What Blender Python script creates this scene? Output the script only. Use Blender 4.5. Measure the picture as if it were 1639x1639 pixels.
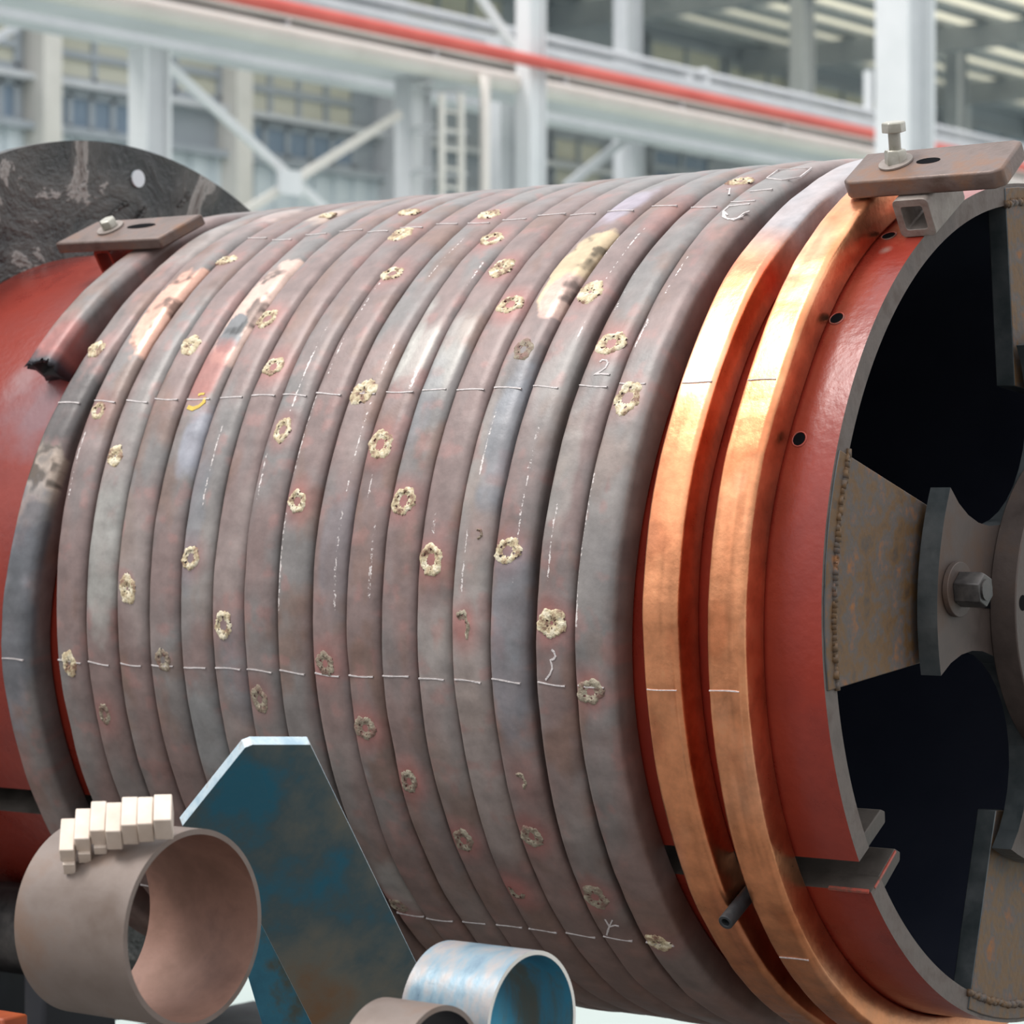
import bpy, math, random
import numpy as np
from mathutils import Vector, Matrix
random.seed(4); rng = np.random.default_rng(7)
for o in list(bpy.data.objects): bpy.data.objects.remove(o)
sc = bpy.context.scene
COL = sc.collection

# ------------------------------------------------------------------ camera, world, sun, exposure
FPX = 4466.6; YAW = math.radians(52.884); S = 0.7          # S: drum radius in metres
CAM = np.array([3.0392, -6.1008, 0.2153]) * S
DV = np.array([-math.cos(YAW), math.sin(YAW), 0.0])        # view direction
RV = np.array([math.sin(YAW), math.cos(YAW), 0.0])         # image right
UV_ = np.array([0, 0, 1.0])
cd = bpy.data.cameras.new('camera'); cam = bpy.data.objects.new('camera', cd); COL.objects.link(cam)
cd.sensor_width = 36; cd.lens = FPX / 1639 * 36; cd.clip_end = 300
cam.location = CAM
cam.rotation_euler = Vector(DV).to_track_quat('-Z', 'Y').to_euler()
cd.dof.use_dof = True; cd.dof.focus_distance = 4.35; cd.dof.aperture_fstop = 6.2
sc.camera = cam
w = bpy.data.worlds.new('overcast'); sc.world = w; w.use_nodes = True
wn = w.node_tree.nodes; wl = w.node_tree.links
bg = wn['Background']; bg.inputs['Strength'].default_value = 1.0
tc = wn.new('ShaderNodeTexCoord'); sx = wn.new('ShaderNodeSeparateXYZ'); cr = wn.new('ShaderNodeValToRGB')
wl.new(tc.outputs['Generated'], sx.inputs[0]); wl.new(sx.outputs['Z'], cr.inputs[0]); wl.new(cr.outputs[0], bg.inputs[0])
cr.color_ramp.elements[0].position = 0.0; cr.color_ramp.elements[0].color = (0.36, 0.37, 0.38, 1)
cr.color_ramp.elements[1].position = 0.85; cr.color_ramp.elements[1].color = (1.55, 1.58, 1.62, 1)
for p_, c_ in ((.10, (.62, .635, .65, 1)), (.32, (1.22, 1.245, 1.28, 1))):
    e_r = cr.color_ramp.elements.new(p_); e_r.color = c_
sd = bpy.data.lights.new('sun', 'SUN'); sun = bpy.data.objects.new('sun', sd); COL.objects.link(sun)
sd.energy = 2.3; sd.angle = math.radians(22); sd.color = (1, 0.97, 0.93)
sun.rotation_euler = Vector((-0.36, -0.40, 0.84)).to_track_quat('Z', 'Y').to_euler()
sc.view_settings.view_transform = 'Standard'; sc.view_settings.look = 'None'
sc.view_settings.gamma = 1; sc.view_settings.use_curve_mapping = False
sc.view_settings.exposure = 0.1

# ------------------------------------------------------------------ helpers
def srgb(r, g, b):
    f = lambda c: ((c/255+0.055)/1.055)**2.4 if c > 10 else c/255/12.92
    return (f(r), f(g), f(b))
def ray(px, py): return DV*FPX + RV*(px-819.5) - UV_*(py-819.5)
def on_depth(px, py, D): return CAM + ray(px, py)*(D/FPX)
def on_x(px, py, X):
    v = ray(px, py); return CAM + v*((X-CAM[0])/v[0])
def on_z(px, py, Z):
    v = ray(px, py); return CAM + v*((Z-CAM[2])/v[2])
def on_cyl(px, py, r):                       # -> (x, theta deg) in drum-radius units
    v = ray(px, py); C = CAM/S
    a = v[1]**2+v[2]**2; b = 2*(C[1]*v[1]+C[2]*v[2]); c = C[1]**2+C[2]**2-r*r
    t = (-b-math.sqrt(max(b*b-4*a*c, 0)))/2/a; P = C+t*v
    return P[0], math.degrees(math.atan2(P[2], -P[1]))
def cyl(x, th, r):                           # drum units -> world metres
    t = np.radians(th); x, t, r = np.broadcast_arrays(np.asarray(x, float), t, r)
    return np.stack([x, -r*np.cos(t), r*np.sin(t)], -1)*S

def mesh_obj(name, verts, faces, mat, parent=None, smooth=False, bevel=0, mats=None, fm=None):
    me = bpy.data.meshes.new(name); me.from_pydata([tuple(map(float, v)) for v in verts], [], [tuple(map(int, f)) for f in faces])
    for m in (mats or [mat]): me.materials.append(m)
    if fm is not None: me.polygons.foreach_set('material_index', fm)
    if smooth: me.polygons.foreach_set('use_smooth', [True]*len(me.polygons))
    me.update()
    o = bpy.data.objects.new(name, me); COL.objects.link(o)
    if parent: o.parent = parent
    if bevel:
        b = o.modifiers.new('b', 'BEVEL'); b.width = bevel; b.segments = 2; b.limit_method = 'ANGLE'; b.angle_limit = 0.6
        for p in me.polygons: p.use_smooth = True
        try: me.set_sharp_from_angle(angle=0.7)
        except Exception: pass
    return o
def empty(name, label, cat, loc=(0, 0, 0), group=None):
    o = bpy.data.objects.new(name, None); COL.objects.link(o); o.location = tuple(map(float, loc)); o.empty_display_size = .05
    o['label'] = label; o['category'] = cat
    if group: o['group'] = group
    return o
def tag(o, label=None, cat=None, group=None, kind=None):
    for k, v in (('label', label), ('category', cat), ('group', group), ('kind', kind)):
        if v: o[k] = v
    return o
def keep(o, parent):                          # parent without moving
    o.parent = parent; o.matrix_parent_inverse = Matrix.Translation(-Vector(parent.location)); return o
def prism(poly, d):
    """poly: Nx3 front polygon, d: extrusion vector"""
    n = len(poly); v = [np.array(p, float) for p in poly]+[np.array(p, float)+d for p in poly]
    f = [tuple(range(n)), tuple(range(2*n-1, n-1, -1))]+[(i, i+n, (i+1) % n+n, (i+1) % n) for i in range(n)]
    return v, f
def box(o, a, b, c):
    """corner-centred box: centre o, half vectors a,b,c"""
    o, a, b, c = map(lambda q: np.array(q, float), (o, a, b, c))
    return prism([o-a-b-c, o+a-b-c, o+a+b-c, o-a+b-c], 2*c)
def merge(parts):
    V, F = [], []
    for v, f in parts:
        n = len(V); V += list(v); F += [tuple(i+n for i in q) for q in f]
    return V, F
def tube(p0, p1, r, n=20, cap=True, r1=None, hollow=0):
    p0, p1 = np.array(p0, float), np.array(p1, float); d = p1-p0; d = d/np.linalg.norm(d)
    a = np.cross(d, [0, 0, 1.0] if abs(d[2]) < .9 else [1.0, 0, 0]); a /= np.linalg.norm(a); b = np.cross(d, a)
    ang = np.linspace(0, 2*np.pi, n, endpoint=False); r1 = r if r1 is None else r1
    ring = lambda c, q: [c+a*q*np.cos(t)+b*q*np.sin(t) for t in ang]
    V = ring(p0, r)+ring(p1, r1); F = [(i, (i+1) % n, n+(i+1) % n, n+i) for i in range(n)]
    if hollow:
        V += ring(p0, r-hollow)+ring(p1, r1-hollow)
        for i in range(n):
            j = (i+1) % n
            F += [(2*n+j, 2*n+i, 3*n+i, 3*n+j), (j, i, 2*n+i, 2*n+j), (n+i, n+j, 3*n+j, 3*n+i)]
    elif cap: F += [tuple(range(n))[::-1], tuple(range(n, 2*n))]
    return V, F

# ------------------------------------------------------------------ materials
def new_mat(name, rough=.5, metal=0.0, spec=.5):
    m = bpy.data.materials.new(name); m.use_nodes = True; b = m.node_tree.nodes['Principled BSDF']
    b.inputs['Roughness'].default_value = rough; b.inputs['Metallic'].default_value = metal
    b.inputs['Specular IOR Level'].default_value = spec
    return m, m.node_tree.nodes, m.node_tree.links, b
def noisy(name, cols, scale=8, rough=.5, metal=0.0, bump=.15, bscale=60, stretch=(1, 1, 1), spec=.5, detail=6, pos=None, rrange=.12, dist=.003):
    """blend of 2-4 colours by noise in object space, with fine bump and uneven roughness"""
    m, N, L, b = new_mat(name, rough, metal, spec)
    t = N.new('ShaderNodeTexCoord'); mp = N.new('ShaderNodeMapping'); mp.inputs['Scale'].default_value = stretch
    L.new(t.outputs['Object'], mp.inputs[0])
    n = N.new('ShaderNodeTexNoise'); n.inputs['Scale'].default_value = scale; n.inputs['Detail'].default_value = detail; n.inputs['Roughness'].default_value = .62
    L.new(mp.outputs[0], n.inputs['Vector'])
    r = N.new('ShaderNodeValToRGB'); L.new(n.outputs['Fac'], r.inputs[0])
    k = len(cols); pos = pos or [0.34+0.32*i/max(k-1, 1) for i in range(k)]
    while len(r.color_ramp.elements) < k: r.color_ramp.elements.new(.5)
    for e, c, q in zip(r.color_ramp.elements, cols, pos): e.position = q; e.color = (*c, 1)
    L.new(r.outputs[0], b.inputs['Base Color'])
    n2 = N.new('ShaderNodeTexNoise'); n2.inputs['Scale'].default_value = bscale; n2.inputs['Detail'].default_value = 5
    L.new(t.outputs['Object'], n2.inputs['Vector'])
    if bump:
        bm = N.new('ShaderNodeBump'); bm.inputs['Strength'].default_value = bump; bm.inputs['Distance'].default_value = dist
        L.new(n2.outputs['Fac'], bm.inputs['Height']); L.new(bm.outputs[0], b.inputs['Normal'])
    mr = N.new('ShaderNodeMapRange'); mr.inputs['To Min'].default_value = max(rough-rrange, .05); mr.inputs['To Max'].default_value = min(rough+rrange, 1)
    mr.inputs['From Min'].default_value = .3; mr.inputs['From Max'].default_value = .7
    L.new(n.outputs['Fac'], mr.inputs[0]); L.new(mr.outputs[0], b.inputs['Roughness'])
    return m

def tube_material():
    m, N, L, b = new_mat('coil_tube', .5, .3)
    at = N.new('ShaderNodeAttribute'); at.attribute_name = 'tint'
    mk = N.new('ShaderNodeAttribute'); mk.attribute_name = 'mask'
    sp = N.new('ShaderNodeSeparateColor'); L.new(mk.outputs['Color'], sp.inputs[0])
    t = N.new('ShaderNodeTexCoord')
    def noise(scale, det=6, rg=.6):
        n = N.new('ShaderNodeTexNoise'); n.inputs['Scale'].default_value = scale; n.inputs['Detail'].default_value = det; n.inputs['Roughness'].default_value = rg
        L.new(t.outputs['Object'], n.inputs['Vector']); return n
    fine = noise(95); mid = noise(24, 8, .65); spk = noise(170, 3, .7)
    hs = N.new('ShaderNodeHueSaturation'); mr = N.new('ShaderNodeMapRange')
    mr.inputs['From Min'].default_value = .3; mr.inputs['From Max'].default_value = .7; mr.inputs['To Min'].default_value = .80; mr.inputs['To Max'].default_value = 1.22
    L.new(mid.outputs['Fac'], mr.inputs[0]); L.new(mr.outputs[0], hs.inputs['Value']); L.new(at.outputs['Color'], hs.inputs['Color'])
    # chalk scuff: mask.g thresholded by speckle noise
    ad = N.new('ShaderNodeMath'); ad.operation = 'ADD'; L.new(spk.outputs['Fac'], ad.inputs[0]); L.new(sp.outputs['Green'], ad.inputs[1])
    cm = N.new('ShaderNodeMapRange'); cm.inputs['From Min'].default_value = .98; cm.inputs['From Max'].default_value = 1.06; L.new(ad.outputs[0], cm.inputs[0])
    mx = N.new('ShaderNodeMix'); mx.data_type = 'RGBA'; mx.inputs[7].default_value = (.66, .60, .58, 1)
    L.new(cm.outputs[0], mx.inputs[0]); L.new(hs.outputs[0], mx.inputs[6])
    L.new(mx.outputs[2], b.inputs['Base Color'])
    me = N.new('ShaderNodeMapRange'); me.inputs['To Min'].default_value = .12; me.inputs['To Max'].default_value = 1.0
    L.new(sp.outputs['Red'], me.inputs[0]); L.new(me.outputs[0], b.inputs['Metallic'])
    ro = N.new('ShaderNodeMapRange'); ro.inputs['To Min'].default_value = .40; ro.inputs['To Max'].default_value = .27
    L.new(sp.outputs['Red'], ro.inputs[0])
    ra = N.new('ShaderNodeMath'); ra.operation = 'MULTIPLY_ADD'; ra.inputs[1].default_value = .22
    L.new(mid.outputs['Fac'], ra.inputs[0]); 
    rs = N.new('ShaderNodeMath'); rs.operation = 'SUBTRACT'; rs.inputs[1].default_value = .07; L.new(ro.outputs[0], rs.inputs[0]); L.new(rs.outputs[0], ra.inputs[2])
    L.new(ra.outputs[0], b.inputs['Roughness'])
    bm = N.new('ShaderNodeBump'); bm.inputs['Strength'].default_value = .16; bm.inputs['Distance'].default_value = .003
    L.new(fine.outputs['Fac'], bm.inputs['Height'])
    bm2 = N.new('ShaderNodeBump'); bm2.inputs['Strength'].default_value = .25; bm2.inputs['Distance'].default_value = .006
    big = noise(11, 3, .5); L.new(big.outputs['Fac'], bm2.inputs['Height']); L.new(bm.outputs[0], bm2.inputs['Normal'])
    L.new(bm2.outputs[0], b.inputs['Normal'])
    return m
M = {}
M['tube'] = tube_material()
M['red'] = noisy('red_primer', [(.18, .018, .011), (.24, .027, .015), (.205, .022, .013)], 5, .30, 0, .5, 70, spec=.5, rrange=.07, dist=.0015)
def soot(m, pts):
    N = m.node_tree.nodes; L = m.node_tree.links; b = N['Principled BSDF']; src = b.inputs['Base Color'].links[0].from_socket
    t = N.new('ShaderNodeTexCoord'); nz = N.new('ShaderNodeTexNoise'); nz.inputs['Scale'].default_value = 14; nz.inputs['Detail'].default_value = 6; L.new(t.outputs['Object'], nz.inputs['Vector'])
    for (p, r, col, st) in pts:
        d = N.new('ShaderNodeVectorMath'); d.operation = 'DISTANCE'; d.inputs[1].default_value = tuple(map(float, p)); L.new(t.outputs['Object'], d.inputs[0])
        ma = N.new('ShaderNodeMath'); ma.operation = 'MULTIPLY_ADD'; ma.inputs[1].default_value = r*1.6; L.new(nz.outputs['Fac'], ma.inputs[0]); L.new(d.outputs['Value'], ma.inputs[2])
        mr = N.new('ShaderNodeMapRange'); mr.inputs['From Min'].default_value = r*1.05; mr.inputs['From Max'].default_value = r*1.95; mr.inputs['To Min'].default_value = st; mr.inputs['To Max'].default_value = 0; L.new(ma.outputs[0], mr.inputs[0])
        mx = N.new('ShaderNodeMix'); mx.data_type = 'RGBA'; mx.inputs[7].default_value = (*col, 1); L.new(mr.outputs[0], mx.inputs[0]); L.new(src, mx.inputs[6]); src = mx.outputs[2]
    L.new(src, b.inputs['Base Color'])
_p = lambda a, c: cyl(*on_cyl(a, c, 1.0), 1.0)
soot(M['red'], [(_p(62, 655), .10, (.20, .11, .12), .85), (_p(40, 600), .05, (.28, .16, .16), .7), (_p(1418, 400), .012, (.25, .18, .15), .6)])
M['redfade'] = noisy('red_edge', [(.33, .045, .025), (.36, .07, .05), (.12, .07, .05)], 40, .5, 0, .3, 120)
M['rim'] = noisy('cut_steel', [(.085, .066, .057), (.125, .10, .088), (.10, .075, .064)], 18, .6, .2, .25, 90)
M['void'] = noisy('hole_black', [(.004, .004, .005), (.007, .007, .008)], 6, .9, 0, 0, 30, spec=.05)
M['slotsteel'] = noisy('dark_slot_steel', [(.05, .042, .036), (.09, .075, .065)], 18, .6, .2, .25, 90)
M['dark'] = noisy('dark_inside', [(.020, .024, .040), (.028, .032, .050)], 6, .8, 0, 0, 30, spec=.15)  # drum interior's shade painted in as near-black navy
M['rust'] = noisy('rusty_plate', [(.065, .05, .042), (.14, .075, .03), (.10, .085, .078), (.30, .11, .02)], 22, .6, .25, .35, 90, pos=[.3, .45, .56, .74], detail=9)
M['steel_brown'] = noisy('brown_steel', [(.055, .041, .036), (.085, .064, .056), (.10, .058, .038)], 9, .5, .4, .2, 80, pos=[.32, .55, .78])
M['steel_cut'] = noisy('blue_grey_cut_edge', [(.06, .075, .08), (.12, .13, .135)], 14, .42, .6, .2, 60)
M['bolt'] = noisy('dark_bolt', [(.05, .047, .047), (.11, .10, .095)], 30, .4, .7, .1, 60)
M['zinc'] = noisy('zinc_bolt', [(.36, .34, .28), (.50, .48, .43)], 30, .36, .55, .1, 60)
def oily():
    m, N, L, b = new_mat('oily_black_steel', .3, .2, .8); t = N.new('ShaderNodeTexCoord')
    def nz(sc, de, ro=.6, di=0):
        n = N.new('ShaderNodeTexNoise'); n.inputs['Scale'].default_value = sc; n.inputs['Detail'].default_value = de; n.inputs['Roughness'].default_value = ro; n.inputs['Distortion'].default_value = di
        L.new(t.outputs['Object'], n.inputs['Vector']); return n
    big = nz(5.5, 7, .65, .6); fin = nz(34, 6, .7)
    r = N.new('ShaderNodeValToRGB'); L.new(big.outputs['Fac'], r.inputs[0]); E = r.color_ramp.elements
    E[0].position = .40; E[0].color = (.008, .008, .008, 1); E[1].position = .46; E[1].color = (.022, .020, .018, 1)
    for p, c in ((.52, (.05, .046, .042)), (.565, (.06, .054, .048)), (.58, (.30, .28, .26)), (.63, (.16, .14, .125)), (.65, (.07, .045, .035))):
        e = E.new(p); e.color = (*c, 1)
    L.new(r.outputs[0], b.inputs['Base Color'])
    mr = N.new('ShaderNodeMapRange'); mr.inputs['From Min'].default_value = .4; mr.inputs['From Max'].default_value = .6; mr.inputs['To Min'].default_value = .22; mr.inputs['To Max'].default_value = .5; L.new(big.outputs['Fac'], mr.inputs[0]); L.new(mr.outputs[0], b.inputs['Roughness'])
    b1 = N.new('ShaderNodeBump'); b1.inputs['Strength'].default_value = .9; b1.inputs['Distance'].default_value = .03; L.new(big.outputs['Fac'], b1.inputs['Height'])
    b2 = N.new('ShaderNodeBump'); b2.inputs['Strength'].default_value = .5; b2.inputs['Distance'].default_value = .006; L.new(fin.outputs['Fac'], b2.inputs['Height']); L.new(b1.outputs[0], b2.inputs['Normal']); L.new(b2.outputs[0], b.inputs['Normal'])
    return m
M['oily'] = oily()
M['clamp'] = noisy('clamp_steel', [(.11, .075, .06), (.165, .12, .105), (.24, .12, .065)], 14, .48, .35, .3, 110, pos=[.34, .52, .74])
M['tubesteel'] = noisy('scaled_tube', [(.20, .16, .14), (.33, .29, .26)], 30, .55, .3, .3, 90)
M['chalk'] = noisy('chalk', [(.48, .43, .42), (.66, .61, .60)], 200, .9, 0, .5, 300)
def crust(name, lo, mid, hi):
    m = noisy(name, [lo, mid, hi], 55, .65, 0, .8, 220, pos=[.38, .50, .60], detail=9)
    return m
M['residue'] = crust('cream_residue', (.24, .13, .085), (.56, .46, .29), (.74, .66, .50))
M['residue_dull'] = crust('dull_residue', (.20, .11, .085), (.25, .20, .145), (.36, .31, .23))
M['rod'] = noisy('black_rod', [(.02, .022, .025), (.04, .042, .045)], 30, .55, .2, .3, 90)
M['pipe'] = noisy('brown_pipe', [(.13, .092, .072), (.19, .15, .13), (.19, .12, .085)], 7, .5, .25, .15, 60, pos=[.32, .55, .75])
M['pipe_in'] = noisy('pipe_inside', [(.15, .07, .048), (.24, .125, .09), (.19, .10, .07)], 8, .6, .1, .2, 60)
M['blue'] = noisy('worn_blue_paint', [(.018, .13, .21), (.03, .19, .29), (.08, .11, .10), (.13, .08, .04)], 5, .42, .1, .2, 60, stretch=(2.2, 2.2, .45), pos=[.36, .50, .60, .76], detail=8)
M['blue_dull'] = noisy('grimy_blue_paint', [(.014, .13, .20), (.06, .105, .12), (.15, .15, .125), (.20, .10, .04)], 4.5, .42, .15, .25, 70, stretch=(1, 1, .6), pos=[.36, .45, .58, .74], detail=8)
M['blue_edge'] = noisy('pale_blue_edge', [(.30, .42, .50), (.46, .55, .60), (.26, .20, .15)], 30, .45, .1, .3, 60, pos=[.35, .55, .75])
M['blue_pipe'] = noisy('pale_blue_pipe', [(.12, .19, .26), (.20, .29, .35), (.34, .31, .30), (.14, .22, .33)], 9, .35, .25, .2, 60, pos=[.34, .48, .62, .78], stretch=(2.5, 1, 1))
M['block'] = noisy('pale_blocks', [(.56, .46, .38), (.68, .58, .50)], 20, .5, .2, .1, 60)
M['floor'] = noisy('pale_teal_floor', [(.36, .42, .395), (.41, .465, .44)], .6, .45, 0, .05, 8)
M['white'] = noisy('white_painted_steel', [(.66, .68, .69), (.74, .75, .76)], 1.5, .5, 0, .05, 9)  # far-hall paints and panes are lightened to carry the haze
M['grey'] = noisy('grey_painted_steel', [(.50, .515, .535), (.60, .61, .625)], 1.5, .55, 0, .05, 9)
M['greyd'] = noisy('dim_grey_steel', [(.30, .33, .36), (.38, .41, .44)], 1.2, .6, 0, .05, 9)
M['cream'] = noisy('cream_steel', [(.62, .60, .55), (.72, .69, .64)], 1.5, .55, 0, .05, 9)
M['redpipe'] = noisy('red_pipe', [(.62, .10, .08), (.72, .15, .12)], 2, .5, 0, 0, 9)
M['wallg'] = noisy('wall_panel_grey', [(.30, .33, .36), (.36, .39, .42)], .5, .7, 0, .05, 5)
M['siding'] = noisy('pale_siding', [(.58, .64, .67), (.66, .71, .74)], .5, .7, 0, .05, 5)
M['olive'] = noisy('pane_olive', [(.50, .49, .40), (.58, .57, .48)], .7, .35, 0, 0, 5)
M['paneblue'] = noisy('pane_blue', [(.16, .22, .29), (.22, .28, .35)], .7, .3, 0, 0, 5)
M['stand'] = noisy('dark_stand', [(.012, .014, .022), (.03, .03, .035)], 5, .5, .2, .1, 30)
M['orange'] = noisy('orange_paint', [(.45, .10, .03), (.3, .06, .02)], 8, .5, 0, .1, 30)

# ------------------------------------------------------------------ SETTING: floor, far wall, roof
HZ = CAM[2]; FLOOR_Z = -1.25
M['near_floor'] = noisy('dark_near_floor', [(.10, .095, .09), (.16, .15, .14)], 1.5, .7, 0, .1, 20)  # unseen near floor, kept dark to cut bounce under the coil
fl = mesh_obj('floor', [(-60, -20, FLOOR_Z), (20, -20, FLOOR_Z), (20, 1.0, FLOOR_Z), (-60, 1.0, FLOOR_Z), (20, 90, FLOOR_Z), (-60, 90, FLOOR_Z)], [(0, 1, 2, 3), (3, 2, 4, 5)], None, mats=[M['near_floor'], M['floor']], fm=[0, 1])
tag(fl, kind='structure')
XW = -26.0
# far wall along Y, with horizontal courses; ribbed siding below, grey panel wall above
wv, wf = box((XW-.2, 32, 6.5), (.2, 0, 0), (0, 42, 0), (0, 0, 7.8))
wall = mesh_obj('wall_far', wv, wf, M['wallg']); tag(wall, kind='structure')
ribs = []
for i in range(150):
    y = -4+i*.45
    ribs.append(box((XW+.04, y, 2.1), (.04, 0, 0), (0, .12, 0), (0, 0, 3.3)))
v, f = merge([box((XW+.01, 30, 2.1), (.02, 0, 0), (0, 40, 0), (0, 0, 3.35))]+ribs)
o = mesh_obj('siding', v, f, M['siding'], wall); o['kind'] = 'stuff'
def wall_yz(px, py, X=XW):
    p = on_x(px, py, X); return p[1], p[2]
WIN = 0
def window(y0, y1, z0, z1, nx, nz, pane_mat, X=XW+.06):
    global WIN; WIN += 1
    fr = [box((X, (y0+y1)/2, z), (.03, 0, 0), (0, (y1-y0)/2+.06, 0), (0, 0, .06)) for z in (z0, z1)]
    fr += [box((X, y, (z0+z1)/2), (.03, 0, 0), (0, .045, 0), (0, 0, (z1-z0)/2)) for y in np.linspace(y0, y1, nx+1)]
    fr += [box((X, (y0+y1)/2, z), (.05, 0, 0), (0, (y1-y0)/2, 0), (0, 0, .05)) for z in np.linspace(z0, z1, nz+1)[1:-1]]
    vv, ff = merge(fr); w_ = mesh_obj('window_%d' % WIN, vv, ff, M['greyd']); tag(w_, kind='structure')
    ys = np.linspace(y0, y1, nx+1); zs = np.linspace(z0, z1, nz+1)
    for a in range(nx):
        for c in range(nz):
            vv, ff = box((X-.02, (ys[a]+ys[a+1])/2, (zs[c]+zs[c+1])/2), (.012, 0, 0), (0, (ys[a+1]-ys[a])/2-.045, 0), (0, 0, (zs[c+1]-zs[c])/2-.04))
            mesh_obj('pane', vv, ff, pane_mat, w_)
def window_px(x0, x1, ytop, ybot, nx, nz, mat):
    y0 = wall_yz(x0, ytop)[0]; y1 = wall_yz(x1, ytop)[0]
    zt = wall_yz(x0, ytop)[1]; zb = wall_yz(x0, ybot)[1]
    window(y0, y1, zb, zt, nx, nz, mat)
window_px(-60, 20, 20, 95, 2, 2, M['olive']);   window_px(-60, 20, 118, 185, 3, 1, M['paneblue'])
window_px(80, 208, 40, 125, 2, 2, M['olive']);  window_px(70, 208, 143, 203, 4, 1, M['paneblue'])
window_px(275, 345, 68, 150, 1, 2, M['olive'])
window_px(380, 560, 92, 182, 4, 2, M['olive']); window_px(380, 560, 192, 245, 5, 1, M['paneblue'])
window_px(880, 960, 215, 300, 2, 2, M['olive']); window_px(1040, 1130, 235, 300, 2, 2, M['paneblue'])
window_px(1035, 1150, 60, 160, 2, 2, M['olive'])
window_px(1160, 1400, 100, 190, 4, 2, M['olive'])
window_px(1535, 1700, 25, 158, 3, 2, M['olive']); window_px(1500, 1700, 190, 260, 4, 1, M['paneblue'])
window_px(640, 800, -40, 60, 3, 2, M['olive'])
# horizontal courses and pilasters on the far wall
k = 0
for (x, y, h) in ((100, 30, 14), (100, 135, 8), (100, 212, 10), (1130, 40, 12), (1600, 172, 12)):
    k += 1; yy, zz = wall_yz(x, y)
    v, f = box((XW+.12, 30, zz), (.12, 0, 0), (0, 40, 0), (0, 0, h/97/2)); tag(mesh_obj('trim_%d' % k, v, f, M['grey'] if k != 3 else M['greyd']), kind='structure')
for x in (52, 360, 610, 1260, 1520):
    k += 1; yy, zz = wall_yz(x, 150)
    v, f = box((XW+.2, yy, 5.5), (.2, 0, 0), (0, .17, 0), (0, 0, 6.7)); tag(mesh_obj('trim_%d' % k, v, f, M['cream'] if x < 600 else M['grey']), kind='structure')
# bay roof seen from below: purlins / corrugated strips along Y
rz = HZ+8.5
skm, N_, L_, b_ = new_mat('translucent_roof_sheet', .6); tl = N_.new('ShaderNodeBsdfTranslucent'); tl.inputs[0].default_value = (.92, .90, .80, 1); mxs = N_.new('ShaderNodeMixShader'); mxs.inputs[0].default_value = .75
b_.inputs['Base Color'].default_value = (.6, .58, .5, 1); L_.new(b_.outputs[0], mxs.inputs[1]); L_.new(tl.outputs[0], mxs.inputs[2]); L_.new(mxs.outputs[0], N_['Material Output'].inputs[0])
roof = mesh_obj('ceiling', *merge([box((-26.4+.9*i, 40, rz+.22), (.16, 0, 0), (0, 13, 0), (0, 0, .05)) for i in range(14)]), M['greyd']); tag(roof, kind='structure')
for i in range(13):
    mesh_obj('roof_sheet', *box((-25.95+.9*i, 40, rz+.3), (.33, 0, 0), (0, 13, 0), (0, 0, .012)), skm, roof)
for j, y in enumerate((28.5, 34, 40, 46, 51.8)):
    mesh_obj('rafter', *box((-20.5, y, rz-.1), (6.0, 0, 0), (0, .09, 0), (0, 0, .22)), M['greyd'], roof)

# ------------------------------------------------------------------ crane runway in the hall (plane X = XA)
XA = -13.0
def hcolumn(name, label, px, wpx, top, X, m1, m2, ztop=None, group=None, bot=FLOOR_Z):
    p = on_x(px, top, X); D = (p-CAM)@DV; hw = wpx*D/FPX/2
    hy = hw*.95; hx = hw*.62; z1 = p[2] if ztop is None else ztop
    e = empty(name, label, 'column', (p[0], p[1], FLOOR_Z), group)
    zc = (z1+bot)/2; hz = (z1-bot)/2
    for s in (-1, 1):
        keep(mesh_obj('flange', *box((p[0], p[1]+s*hy*.9, zc), (hx, 0, 0), (0, hy*.10, 0), (0, 0, hz)), m1), e)
    keep(mesh_obj('web', *box((p[0]+hx*.35, p[1], zc), (.014, 0, 0), (0, hy*.8, 0), (0, 0, hz)), m2), e)
    return e
hcolumn('steel_column', 'white H-section column at the left under the crane beam, behind the oily disc', 240, 62, 78, XA, M['white'], M['grey'])
hcolumn('steel_column', 'pale grey column under the beam, left of the caged ladder', 661, 54, 128, XA, M['grey'], M['white'])
hcolumn('steel_column', 'bright white column rising past the red pipe right of the ladder', 850, 46, -80, XA+.45, M['white'], M['white'])
hcolumn('steel_column', 'grey column directly left of the bright white one, behind the red pipe', 803, 44, 60, XA-.6, M['grey'], M['grey'])
hcolumn('steel_column', 'widest white column at the right, behind the clamp bolt', 1449, 95, -120, XA+2.2, M['white'], M['grey'])
hcolumn('steel_column', 'slim grey column half hidden below the beam right of centre', 1014, 32, 205, XA-1.5, M['grey'], M['grey'])
hcolumn('steel_column', 'dim blue-grey column reaching the roof strips above the red pipe', 1005, 44, -60, XA-6, M['grey'], M['grey'])
hcolumn('steel_column', 'dim grey column beneath the corrugated roof, left of the widest column', 1284, 40, -60, XA-8, M['grey'], M['grey'])
hcolumn('steel_column', 'dim grey column just right of the widest white column', 1530, 36, -60, XA-9, M['greyd'], M['grey'])

def lineY(px1, py1, X, y0=-5, y1=45):            # a world line along Y through the pixel on plane X
    p = on_x(px1, py1, X); return p[0], p[2], y0, y1
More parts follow.
